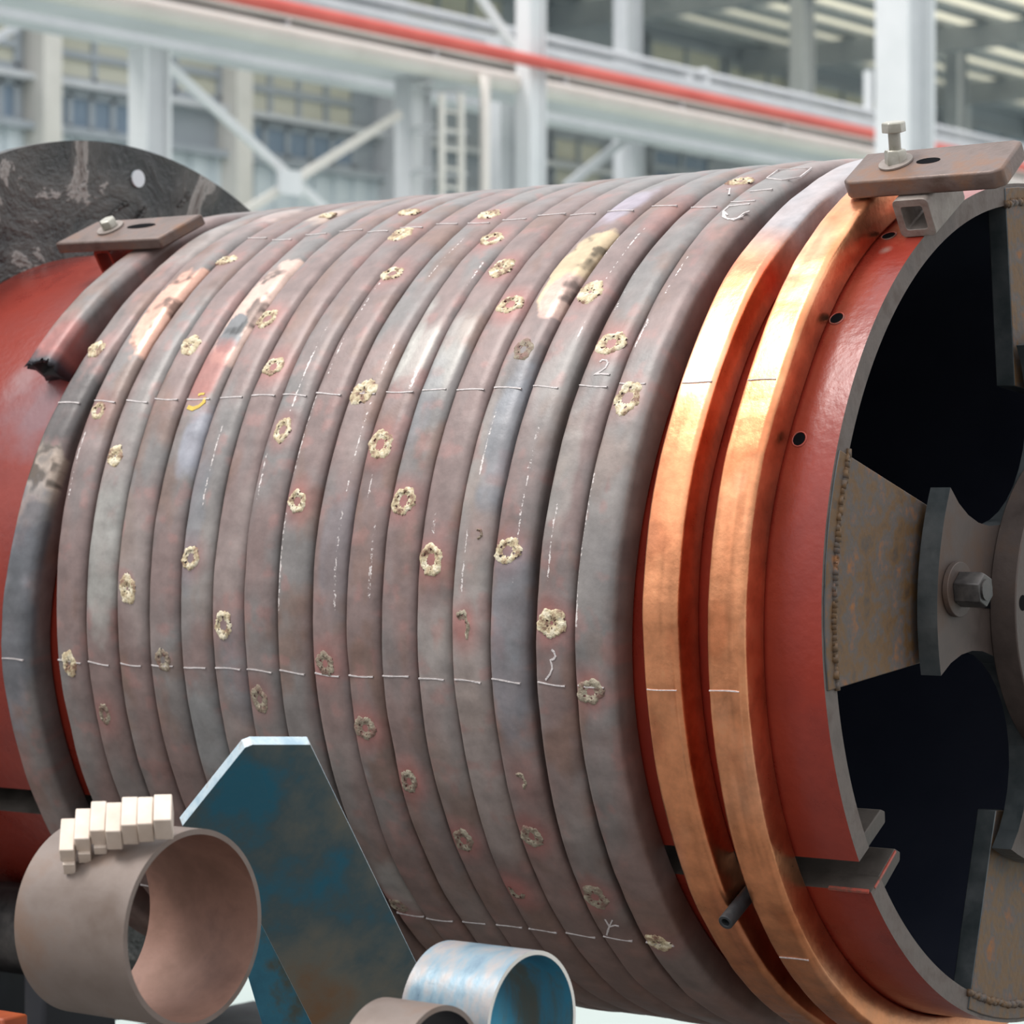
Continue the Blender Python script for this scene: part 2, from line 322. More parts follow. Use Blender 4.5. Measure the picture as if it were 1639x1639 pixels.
# crane beam: bottom flange, web, top flange
e = empty('crane_beam', 'long pale grey crane runway beam sloping down to the right under the red pipe', 'beam', (XA, 10, HZ+3.5))
x_, z_, a_, b_ = lineY(819, 152, XA, 0, 42); x2, z2, _, _ = lineY(819, 108, XA)
keep(mesh_obj('bottom_flange', *box((x_, 21, z_), (.22, 0, 0), (0, 21, 0), (0, 0, .035)), M['grey']), e)
keep(mesh_obj('web', *box((x_-.02, 21, (z_+z2)/2), (.02, 0, 0), (0, 21, 0), (0, 0, (z2-z_)/2)), M['grey']), e)
keep(mesh_obj('top_flange', *box((x_, 21, z2), (.22, 0, 0), (0, 21, 0), (0, 0, .035)), M['cream']), e)
for y in np.arange(3, 42, 1.9):
    keep(mesh_obj('stiffener', *box((x_+.09, y, (z_+z2)/2), (.1, 0, 0), (0, .02, 0), (0, 0, (z2-z_)/2)), M['grey']), e)
e2 = empty('crane_beam', 'lower grey truss chord below the main runway beam', 'beam', (XA-1.2, 10, HZ+2.8))
x_, z_, _, _ = lineY(819, 178, XA-1.2)
keep(mesh_obj('bottom_flange', *box((x_, 21, z_), (.15, 0, 0), (0, 21, 0), (0, 0, .05)), M['grey']), e2)
keep(mesh_obj('web', *box((x_, 21, z_+.17), (.02, 0, 0), (0, 21, 0), (0, 0, .15)), M['greyd']), e2)
o = mesh_obj('round_rail', *tube((XA+.35, -1, on_x(819, 133, XA+.35)[2]), (XA+.35, 45, on_x(819, 133, XA+.35)[2]), .085, 16), M['cream'], smooth=True)
tag(o, 'cream round pipe running just beneath the red pipe', 'pipe')
o = mesh_obj('red_pipe', *tube((XA+.6, -1, on_x(819, 90, XA+.6)[2]), (XA+.6, 48, on_x(819, 90, XA+.6)[2]), .055, 16), M['redpipe'], smooth=True)
tag(o, 'long red pipe crossing the hall above the crane beam', 'pipe')
# walkway handrail behind the red pipe on the right
e = empty('walkway_rail', 'grey walkway rail with short posts above the red pipe', 'railing', (XA-2, 20, HZ+4.4))
for py in (62, 88):
    z_ = on_x(870, py, XA-2)[2]
    keep(mesh_obj('rail', *tube((XA-2, 14, z_), (XA-2, 46, z_), .05 if py == 62 else .09, 10), M['grey'], smooth=True), e)
for px in (1100, 1128, 1390):
    p = on_x(px, 150, XA-2); keep(mesh_obj('post', *box((p[0], p[1], p[2]), (.04, 0, 0), (0, .05, 0), (0, 0, .28)), M['white']), e)
# bracing
def brace(name, label, a, b, X, wpx, m, cat='brace'):
    p, q = on_x(*a, X), on_x(*b, X); D = (p-CAM)@DV; r = wpx*D/FPX/2
    d = (q-p)/np.linalg.norm(q-p); n = np.cross(d, [1, 0, 0]); n /= np.linalg.norm(n)
    v, f = box((p+q)/2, (q-p)/2, n*r, np.array([r*.6, 0, 0])); o = mesh_obj(name, v, f, m); tag(o, label, cat); return o
brace('diagonal_brace', 'pale diagonal brace falling right from the left white column', (262, 98), (600, 408), XA, 15, M['white'])
brace('diagonal_brace', 'cream diagonal brace rising right towards the ladder column', (340, 372), (640, 182), XA+.1, 14, M['cream'])
v, f = box(on_x(463, 292, XA+.14), (.02, 0, 0), (0, .13, 0), (0, 0, .10)); tag(mesh_obj('gusset_plate', v, f, M['white']), 'small pale plate where the two left braces cross', 'plate')
brace('diagonal_brace', 'thin pale brace at top centre left of the bright column', (765, -10), (828, 82), XA-.3, 14, M['white'])
brace('diagonal_brace', 'grey diagonal brace rising right behind the coil, right of the bright column', (905, 300), (1010, 215), XA-1.4, 14, M['grey'])
brace('diagonal_brace', 'faint grey brace falling right above the coil near the slim column', (862, 176), (1449, 312), XA-1.5, 12, M['grey'])
brace('diagonal_brace', 'dim sloping brace in the upper left corner beside the first windows', (-20, 70), (110, -5), XA-3, 12, M['grey'])
# caged ladder
e = empty('caged_ladder', 'narrow cream ladder with hoops between two pale columns', 'ladder', (*on_x(725, 300, XA+.5)[:2], FLOOR_Z))
for px in (707, 738):
    p = on_x(px, 150, XA+.5); keep(mesh_obj('stile', *box((p[0], p[1], p[2]/2+FLOOR_Z/2), (.02, 0, 0), (0, .025, 0), (0, 0, (p[2]-FLOOR_Z)/2)), M['cream']), e)
pa, pb = on_x(707, 150, XA+.5), on_x(738, 150, XA+.5)
for z in np.arange(FLOOR_Z+.3, pa[2], .16):
    keep(mesh_obj('rung', *tube((pa[0], pa[1], z), (pb[0], pb[1], z), .012, 8), M['cream']), e)
for z in np.arange(FLOOR_Z+1.4, pa[2]+.1, .36):
    pts = [np.array([pa[0]-.28*math.sin(t)*1.4, (pa[1]+pb[1])/2-.24*math.cos(t), z]) for t in np.linspace(0, math.pi, 9)]
    keep(mesh_obj('hoop', *merge([tube(pts[i], pts[i+1], .016, 6, False) for i in range(8)]), M['grey']), e)
o = mesh_obj('vertical_pipe', *tube(on_x(776, 120, XA+.5), on_x(776, 330, XA+.5)*[1, 1, 0]+[0, 0, FLOOR_Z], .045, 12), M['cream'], smooth=True)
tag(o, 'slim cream upright pipe between the ladder and the bright column', 'pipe')

# ------------------------------------------------------------------ DRUM (mandrel)
drum = empty('steel_drum', 'large red painted steel drum lying on its side inside the coil', 'drum', (0, 0, 0))
XF = -3.12
def shell():
    th = np.linspace(-32.7, 322.3, 285); ro, ri = 1.0, .95
    xs = [XF+.003, -2.6, -2, -1.4, -.8, -.4, -.15, -.035, 0.0]
    V = []; n = len(th); 
    for x in xs: V += list(cyl(x, th, ro))
    for x in xs: V += list(cyl(x, th, ri))
    F = []; fm = []
    m = len(xs)
    for j in range(m-1):
        for i in range(n-1):
            F.append((j*n+i, j*n+i+1, (j+1)*n+i+1, (j+1)*n+i)); fm.append(0)
            a = m*n; F.append((a+j*n+i, a+(j+1)*n+i, a+(j+1)*n+i+1, a+j*n+i+1)); fm.append(2 if j < m-2 else 1)
        for i in (0, n-1):
            F.append((j*n+i, (j+1)*n+i, m*n+(j+1)*n+i, m*n+j*n+i)); fm.append(3)
    for i in range(n-1):
        F.append(((m-1)*n+i, (m-1)*n+i+1, (2*m-1)*n+i+1, (2*m-1)*n+i)); fm.append(1)
        F.append((i, m*n+i, m*n+i+1, i+1)); fm.append(1)
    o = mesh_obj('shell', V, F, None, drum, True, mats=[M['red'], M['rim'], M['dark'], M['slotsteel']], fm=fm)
    o.data.set_sharp_from_angle(angle=.6)
    return o
shell()
def yz(y, z, x): return np.array([x, y, z])*S
def rad(th, x=0): return yz(-math.cos(math.radians(th)), math.sin(math.radians(th)), x)
def tan_(th, x=0): return yz(math.sin(math.radians(th)), math.cos(math.radians(th)), x)
# slot lips (inward flanges along the slot)
for th, sgn, lab in ((-32.7, 1, 'upper slot flange'), (-37.7, -1, 'lower slot flange')):
    c0 = rad(th)*1.0; L_ = .86 
    a = rad(th)*.955; b_ = rad(th)*.862; t = tan_(th)*sgn*.036
    poly = [a, b_, b_+t*.6-rad(th)*.012, b_+t, a+t]
    mesh_obj('slot_flange', *prism([p+np.array([-.001*S, 0, 0]) for p in poly], np.array([(XF+.02)*S, 0, 0])), M['slotsteel'], drum, bevel=.002)
v, f = box(cyl(-.055, -37.62, 1.0), np.array([.05*S, 0, 0]), rad(-37.7)*.004, tan_(-37.7)*.003)
tag(mesh_obj('paint_edge', v, f, M['redfade'], drum), 'bright red paint line along the cut edge')
v, f = box(rad(-37.7)*.925+np.array([.0005, 0, 0])+tan_(-37.7)*-.003, np.array([.001, 0, 0]), rad(-37.7)*.058, tan_(-37.7)*.0028)
tag(mesh_obj('paint_edge', v, f, M['redfade'], drum), 'bright red paint line along the cut edge')
# inner lip ring at the front edge (visible band at the top)
# spokes: trapezoid plates overlapping the rim face
def spoke(a0):
    R = lambda r, off: rad(a0)*r + tan_(a0)*off
    rr = lambda h, R_: math.sqrt(R_*R_-h*h)
    outer = [R(rr(h, .992), h) for h in np.linspace(-.258, .258, 9)]
    poly = outer+[R(.50, .165), R(.50, -.165)]
    poly = [p+np.array([.004*S, 0, 0]) for p in poly]
    pv, pf = prism(poly, np.array([-.05*S, 0, 0]))
    o = mesh_obj('spoke', pv, pf, None, drum, bevel=.002, mats=[M['rust'], M['steel_cut']], fm=[0, 0]+[1]*len(poly))
    # weld bead along the rim
    segs = []
    for i in range(44):
        h = -.25+.5*i/43; r = rr(h, .955)+random.uniform(-.003, .003)
        p = R(r, h)+np.array([.003*S, 0, 0]); q = R(rr(h+.008, .955), h+.014)+np.array([.003*S, 0, 0])
        segs.append(tube(p-(q-p)*.3, q, (.0085+random.uniform(-.002, .002))*S, 8, r1=(.007+random.uniform(-.002, .002))*S))
    mesh_obj('weld_bead', *merge(segs), M['rust'], o, True)
for a0 in (5.5, 95.5, 185.5, 275.5): spoke(a0)
# interior bracing, tinted dark for the shade inside
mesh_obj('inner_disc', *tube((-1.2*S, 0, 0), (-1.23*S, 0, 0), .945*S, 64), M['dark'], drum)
# hub plate: four arms with round scoops
def hub_plate():
    pts = []; ha = 19.6; rc = .56; rs = .247
    for q in range(4):
        c = 6+90*q
        for a in np.linspace(c-ha, c+ha, 13): pts.append((.625, a))
        # scoop centred at c+45
        cc = rad(c+45)*rc/1.0
        p0 = rad(c+ha)*.625; p1 = rad(c+90-ha)*.625
        e1 = rad(c+45)/S; e2 = tan_(c+45)/S
        a0 = math.atan2((p0-cc)@e2, (p0-cc)@e1); a1 = math.atan2((p1-cc)@e2, (p1-cc)@e1)
        if a0 > 0: a0 -= 2*math.pi
        # go through the inner side (angle pi)
        r0 = np.linalg.norm(p0-cc)
        for t in np.linspace(0, 1, 17)[1:-1]:
            ang = a0+t*((a1-2*math.pi if a1 > a0 else a1)-a0)
            r = r0*(1-math.sin(math.pi*t))+rs*S*math.sin(math.pi*t)
            pts.append(cc+e1*r*math.cos(ang)+e2*r*math.sin(ang))
    P = [p if isinstance(p, np.ndarray) else rad(p[1])*p[0] for p in pts]
    n = len(P); V = []; x1, x0 = .072*S, .022*S
    for x in (x1, x0): V += [np.array([x, p[1], p[2]]) for p in P]
    F = [tuple(range(n)), tuple(range(2*n-1, n-1, -1))]; fm = [0, 0]
    for i in range(n): F.append(((i+1) % n, i, n+i, n+(i+1) % n)); fm.append(1)
    return mesh_obj('hub_plate', V, F, None, drum, mats=[M['steel_brown'], M['steel_cut']], fm=fm)
hub_plate()
mesh_obj('hub_ring', *tube((.072*S, 0, 0), (.138*S, 0, 0), .378*S, 96, hollow=.10*S), M['steel_brown'], drum, bevel=.002)
mesh_obj('hub_face', *tube((.10*S, 0, 0), (.1365*S, 0, 0), .279*S, 96, hollow=.15*S), M['rust'], drum, bevel=.002)
hp0 = on_x(1637, 965, .138*S); ah = math.degrees(math.atan2(hp0[2], -hp0[1])); rh = np.linalg.norm(hp0[1:])/S
for a in np.arange(8)*45+ah:
    p = rad(a)*rh; mesh_obj('bolt_hole', *tube(p+[.1375*S, 0, 0], p+[.1385*S, 0, 0], .018*S, 20), M['void'], drum)
def hex_prism(c, ax, r, h, ref):
    ax = np.array(ax, float)/np.linalg.norm(ax); u = np.array(ref, float)-ax*(np.array(ref, float)@ax); u /= np.linalg.norm(u); w_ = np.cross(ax, u)
    V = []
    for hh, rr in ((0, r), (h*.86, r), (h, r*.90)):
        V += [np.array(c)+ax*hh+(u*math.cos(t)+w_*math.sin(t))*rr for t in np.arange(6)*math.pi/3]
    F = [tuple(range(5, -1, -1)), tuple(range(12, 18))]
    for k_ in (0, 6): F += [(k_+i, k_+(i+1) % 6, k_+6+(i+1) % 6, k_+6+i) for i in range(6)]
    return V, F
for q in range(4):
    a = 4.5+90*q
    p = rad(a)*.545+np.array([.073*S, 0, 0])
    b0 = mesh_obj('hub_bolt', *hex_prism(p+[.014*S, 0, 0], (1, 0, 0), .041*S, .062*S, rad(a+15)), M['bolt'], drum, bevel=.0015)
    mesh_obj('washer', *tube(p, p+[.014*S, 0, 0], .062*S, 32), M['steel_brown'], b0, True, bevel=.001)
    mesh_obj('shank_end', *tube(p+[.07*S, 0, 0], p+[.080*S, 0, 0], .024*S, 20), M['bolt'], b0)
    # adjustment slot beside the bolt
    pc = rad(a-1.8)*.42+np.array([.073*S, 0, 0]); 
    mesh_obj('adjusting_slot', *box(pc, np.array([.0012, 0, 0]), rad(a)*.05, tan_(a)*.021), M['void'], drum)
# bolt holes through the shell near the front edge
for (px, py) in ((1335, 510), (1275, 703), (1418, 378)):
    x, th = on_cyl(px, py, 1.0)
    for (xx, tt) in ((x+.007, th),):
        h = mesh_obj('drilled_hole', *tube(cyl(xx, tt, .99), cyl(xx, tt, 1.0009), .0155*S, 24), M['void'], drum)
        mesh_obj('hole_edge', *tube(cyl(xx, tt, .99), cyl(xx, tt, 1.0018), .0185*S, 24, hollow=.003*S), M['redfade'], h, True)
# drum markings: pale smudge on the left part
# oily disc at the far end
flg = empty('end_disc', 'black oily steel end disc with a drilled hole, upper left beyond the drum', 'disc', (XF*S, 0, 0))
def disc():
    n = 160; R_ = 1.35; V = []; 
    angs = np.linspace(0, 360, n, endpoint=False)
    radii = [.05, .6, 1.06, 1.12, 1.18, 1.24, 1.30, 1.344, R_]
    for r in radii: V += list(cyl(XF, angs, r))
    V += list(cyl(XF-.05, angs, R_)); V += list(cyl(XF-.05, angs, .05))
    F = []; m = len(radii)+2
    for j in range(m-1):
        for i in range(n): F.append((j*n+i, j*n+(i+1) % n, (j+1)*n+(i+1) % n, (j+1)*n+i))
    V = [np.array(v)-np.array([XF*S, 0, 0]) for v in V]
    o = mesh_obj('plate', V, F, M['oily'], flg, True); o.data.set_sharp_from_angle(angle=.6)
disc()
# hole in the disc and scraped weld streaks
p = on_x(221, 286, (XF+.003)*S); hp = p-np.array([XF*S, 0, 0])
mesh_obj('drilled_hole', *tube(hp-[.004, 0, 0], hp+[.002, 0, 0], .019, 24), M['siding'], flg)
for (a, b) in (((205, 322), (175, 345)), ((305, 310), (285, 332)), ((235, 330), (222, 350))):
    P, Q = on_x(*a, (XF+.002)*S), on_x(*b, (XF+.002)*S); off = np.array([XF*S, 0, 0]); segs = []
    n_ = 9; prev = None
    for i in range(n_+1):
        q = P+(Q-P)*i/n_+np.array([0, random.uniform(-.004, .004), random.uniform(-.004, .004)])-off
        if prev is not None: segs.append(tube(prev, q, random.uniform(.003, .006), 7, r1=random.uniform(.003, .006)))
        prev = q
    mesh_obj('weld_streak', *merge(segs), M['oily'], flg, True)

# ------------------------------------------------------------------ COIL
RC = 1.0917; W = .1005; H = .0885
A = {1: -2.2283, 2: -2.1189, 3: -2.0089, 4: -1.895, 5: -1.7872, 6: -1.6794, 7: -1.5757, 8: -1.4679, 9: -1.3543, 10: -1.2495, 11: -1.1431, 12: -1.036, 13: -.9309, 14: -.8227, 15: -.6954, 16: -.5862}
B = {1: -2.215, 2: -2.0941, 3: -1.9894, 4: -1.8783, 5: -1.7673, 6: -1.6591, 7: -1.5577, 8: -1.4471, 9: -1.3326, 10: -1.2238, 11: -1.1164, 12: -1.0105, 13: -.9034, 14: -.7859, 15: -.658, 16: -.5479}
C3 = {9: -1.3590, 10: -1.2679, 11: -1.1588, 12: -1.0532, 13: -.9498, 14: -.8435, 15: -.7347, 16: -.611}
kn = []                                        # (s = 360 k + theta, x)
for k in range(1, 17):
    c = C3.get(k, A[k]-.016)
    kn += [(360*k-62, c-.016), (360*k-45.5, c), (360*k-8.8, A[k])]
    if k != 16: kn += [(360*k+27.4, B[k]), (360*k+62, B[k]+.028), (360*k+86, B[k]+.040)]
    else: kn += [(360*k+27.4, B[k]), (360*k+42.3, -.536), (360*k+62, -.522), (360*k+86, -.508)]
kn += [(-62, -2.490), (-39, -2.472), (-21, -2.452), (-8.9, -2.4414), (7.4, -2.397), (27.5, -2.3466), (40.6, -2.310), (55, -2.300), (86, -2.285)]
e_ = [on_cyl(q[0], q[1], RC) for q in ((41, 578), (122, 474), (213, 398))]
kn += [(-360+e_[0][1], e_[0][0]), (-360+e_[1][1], e_[1][0]), (-360+e_[2][1], e_[2][0]), (-360+88, e_[2][0]+.02)]
kn += [(360*17-62, -.416), (360*17-45, -.411), (360*17-8.8, -.4004), (360*17+10, -.3958), (360*17+27, -.381), (360*17+41, -.376), (360*17+50, -.364), (360*17+62, -.352), (360*17+86, -.335)]
kn += [(360*18-62, -.262), (360*18-45, -.255), (360*18-26, -.245), (360*18-8.8, -.235), (360*18+11, -.225), (360*18+32, -.207), (360*18+51, -.209), (360*18+68, -.205)]
kn = np.array(sorted(kn))
def smoothx(s):
    # monotone piecewise cubic (Fritsch-Carlson)
    X_, Y_ = kn[:, 0], kn[:, 1]; h = np.diff(X_); d = np.diff(Y_)/h
    m = np.zeros(len(X_)); m[1:-1] = np.where(d[1:]*d[:-1] > 0, 2*d[1:]*d[:-1]/(d[1:]+d[:-1]+1e-12*np.sign(d[1:]+d[:-1]+1e-30)), 0); m[0] = d[0]; m[-1] = d[-1]
    s = np.clip(s, X_[0], X_[-1]); i = np.clip(np.searchsorted(X_, s)-1, 0, len(h)-1); t = (s-X_[i])/h[i]
    return Y_[i]*(2*t**3-3*t*t+1)+h[i]*m[i]*(t**3-2*t*t+t)+Y_[i+1]*(-2*t**3+3*t*t)+h[i]*m[i+1]*(t**3-t*t)
# keep neighbouring turns apart
S_END = (-360+e_[0][1], 360*18+64)
def profile(bare):
    """closed loop (t, rho) clockwise from inner-left; t across, rho outward (0..H)"""
    P = []
    def arc(cx, cy, r, a0, a1, n):
        for a in np.linspace(a0, a1, n): P.append((cx+r*math.cos(math.radians(a)), cy+r*math.sin(math.radians(a))))
    rl, rr = (.008, .016) if bare else (.010, .026)
    P.append((.004, 0)); P.append((0, .006)); P.append((0, H*.5)); P.append((0, H-rl-.004))
    arc(rl, H-rl, rl, 180, 90, 5)
    for t in np.linspace(rl+.006, W-rr-.005, 9): P.append((t, H+(.0010 if not bare else .0)*math.sin(math.pi*t/W)))
    arc(W-rr, H-rr, rr, 90, 0, 6)
    P.append((W, H*.5)); P.append((W, .006)); P.append((W-.004, 0)); P.append((W*.5, 0))
    return np.array(P)
def lattice(p, seed=0):
    """3D value noise, p: Nx3"""
    i = np.floor(p).astype(np.int64); f = p-i; f = f*f*(3-2*f); out = 0
    for dx in (0, 1):
        for dy in (0, 1):
            for dz in (0, 1):
                h = (i[:, 0]+dx)*374761393+(i[:, 1]+dy)*668265263+(i[:, 2]+dz)*2147483647+seed*974634777
                h = (h ^ (h >> 13))*1274126177 & 0xffffffff; h = (h ^ (h >> 16)) & 0xffff
                wgt = (f[:, 0] if dx else 1-f[:, 0])*(f[:, 1] if dy else 1-f[:, 1])*(f[:, 2] if dz else 1-f[:, 2])
                out = out+wgt*h/65535.0
    return out
def fbm(p, seed=0, oct_=4):
    o = 0; a = .5; tot = 0
    for q in range(oct_): o = o+a*lattice(p*2**q, seed+q); tot += a; a *= .5
    return o/tot
def turn_of(px, py):
    x, th = on_cyl(px, py, RC); best = None
    for k in range(-1, 19):
        s = 360*k+th
        if s < S_END[0]-1 or s > S_END[1]+1: continue
        x0 = float(smoothx(np.array([s]))[0]); d = abs(x-(x0+W*.42))
        if best is None or d < best[0]: best = (d, k, th, (x-x0)/W)
    return best[1], best[2], best[3]
# spots: px, py, rx(px), ry(px), style (0 ring, 1 filled, 2 dull ring, 3 faint flecks), red halo strength
SP = [(155, 560, 15, 15, 1, .5), (157, 657, 12, 16, 0, .4), (185, 730, 15, 18, 1, .1), (204, 942, 15, 26, 1, 0), (112, 1062, 14, 22, 1, 0), (306, 553, 17, 18, 1, .1),
 (360, 417, 20, 9, 1, .3), (428, 511, 17, 15, 0, .7), (438, 587, 16, 17, 0, .9), (452, 688, 15, 20, 0, .6), (306, 893, 14, 22, 0, .6), (358, 1000, 16, 22, 0, .4), (262, 1056, 13, 20, 2, 0),
 (168, 1143, 11, 17, 2, .5), (476, 803, 14, 20, 0, .7), (415, 1120, 14, 22, 2, .4), (582, 628, 22, 21, 1, 0), (610, 712, 18, 24, 0, .8), (646, 802, 17, 24, 0, .8), (690, 896, 17, 26, 0, .8),
 (741, 1003, 12, 24, 3, .8), (521, 1062, 14, 20, 2, .8), (585, 1165, 16, 20, 2, .9), (656, 1250, 12, 20, 2, 1), (742, 1345, 14, 20, 2, 1), (638, 1450, 12, 14, 2, .7), (829, 1425, 12, 14, 3, 1),
 (783, 345, 22, 8, 1, .8), (787, 382, 19, 11, 0, .9), (803, 430, 20, 15, 1, .8), (817, 487, 18, 15, 0, 1), (838, 560, 14, 18, 2, 0), (813, 882, 18, 22, 0, .8), (883, 997, 19, 24, 1, .9),
 (945, 1107, 18, 20, 2, .7), (852, 1338, 15, 19, 2, .9), (953, 1436, 19, 18, 2, .9), (1055, 1507, 22, 13, 1, .5), (978, 549, 20, 19, 0, .8), (1005, 637, 20, 24, 0, .5), (945, 468, 22, 18, 1, .5),
 (833, 1250, 10, 12, 3, .3), (642, 375, 20, 12, 1, .6), (628, 438, 17, 13, 0, .6), (655, 341, 22, 7, 1, .6), (1185, 291, 20, 7, 0, .5), (765, 855, 8, 8, 3, .2), (530, 345, 18, 5, 1, .3)]
# patches: px, py, half length (deg), half width (t), colour, strength, metallic
SIL = (.36, .35, .325); COP = (.60, .35, .27); CRM = (.80, .66, .42); REDP = (.34, .12, .10); BLU = (.20, .22, .25); DRK = (.05, .045, .05); ORG = (.55, .20, .05)
PA = [(262, 492, 8.5, .5, COP, .97, .4), (405, 490, 9.5, .5, (.56, .40, .34), .95, .3), (372, 530, 3.2, .32, (.14, .15, .16), .95, .1), (330, 600, 6, .45, REDP, .8, .0),
 (925, 425, 7.5, .5, (.52, .40, .26), .95, .35), (905, 470, 3.6, .5, (.45, .31, .27), .9, .3), (60, 770, 6.5, .55, (.48, .38, .31), .95, .35), (40, 820, 3, .5, (.75, .50, .40), .8, .7),
 (165, 880, 10, .5, SIL, .75, .3), (160, 960, 6, .4, SIL, .55, .2), (648, 545, 7, .45, SIL, .7, .3), (665, 570, 6, .4, SIL, .6, .3), (720, 560, 7, .4, SIL, .5, .2), (20, 950, 20, .6, BLU, .7, .2), (105, 650, 9, .7, (.075, .075, .075), .8, .1), (45, 860, 7, .6, (.09, .095, .105), .7, .1), (20, 1020, 9, .6, (.11, .115, .125), .7, .1), (845, 590, 6, .6, (.11, .10, .10), .6, .1), (160, 520, 6, .6, (.13, .125, .12), .6, .1),
 (810, 700, 10, .5, BLU, .6, .2), (813, 1030, 14, .5, BLU, .55, .1), (890, 760, 9, .5, SIL, .45, .2), (315, 700, 6, .45, (.30, .31, .36), .7, .1), (330, 1170, 8, .6, (.22, .23, .23), .8, .1),
 (670, 640, 8, .5, BLU, .3, .1), (380, 1060, 8, .5, BLU, .3, .1), (300, 830, 10, .5, BLU, .4, .1), (540, 880, 9, .5, BLU, .35, .1), (1010, 1020, 12, .25, (.36, .13, .08), .5, .1), (640, 1420, 5, .5, SIL, .4, .1),
 (445, 345, 4, .5, (.55, .42, .38), .5, .2), (520, 345, 4, .4, (.65, .5, .4), .5, .2), (995, 330, 6, .5, (.40, .36, .44), .6, .3), (90, 555, 6, .6, REDP, .7, 0), (1080, 335, 6, .5, REDP, .35, 0)]
SC = [(531, 513, 461, 660), (610, 452, 519, 599), (504, 632, 470, 757), (638, 541, 610, 602), (595, 641, 555, 788), (745, 379, 705, 443), (775, 419, 742, 459), (677, 571, 659, 623),
 (1035, 363, 974, 448), (944, 503, 907, 549), (880, 634, 846, 750), (1023, 430, 968, 509), (1102, 411, 1054, 472), (1038, 509, 1017, 567), (846, 759, 825, 933), (950, 756, 921, 1003), (749, 841, 737, 948),
 (549, 815, 537, 983), (458, 818, 446, 983), (601, 840, 589, 959), (137, 689, 104, 805), (357, 677, 323, 822), (598, 751, 590, 800), (893, 800, 880, 930), (700, 800, 696, 860), (430, 720, 425, 800), (800, 640, 780, 760), (985, 375, 960, 410)]
SPT = [(*turn_of(a, b_), rx, ry, st_, ha) for a, b_, rx, ry, st_, ha in SP]
PAT = [(*turn_of(a, b_), hl, hw, c, s_, m_) for a, b_, hl, hw, c, s_, m_ in PA]
SCT = []
for a, b_, c, d in SC:
    k, t0, f0 = turn_of(a, b_); k2, t1, f1 = turn_of(c, d); SCT.append((k, t1, t0, min(max(f0, .06), .8)))
coil = empty('copper_coil', 'wound coil of heavy rectangular copper tube, mostly oxidised grey-brown, around the red drum', 'coil', (0, 0, 0))
TURN = {}
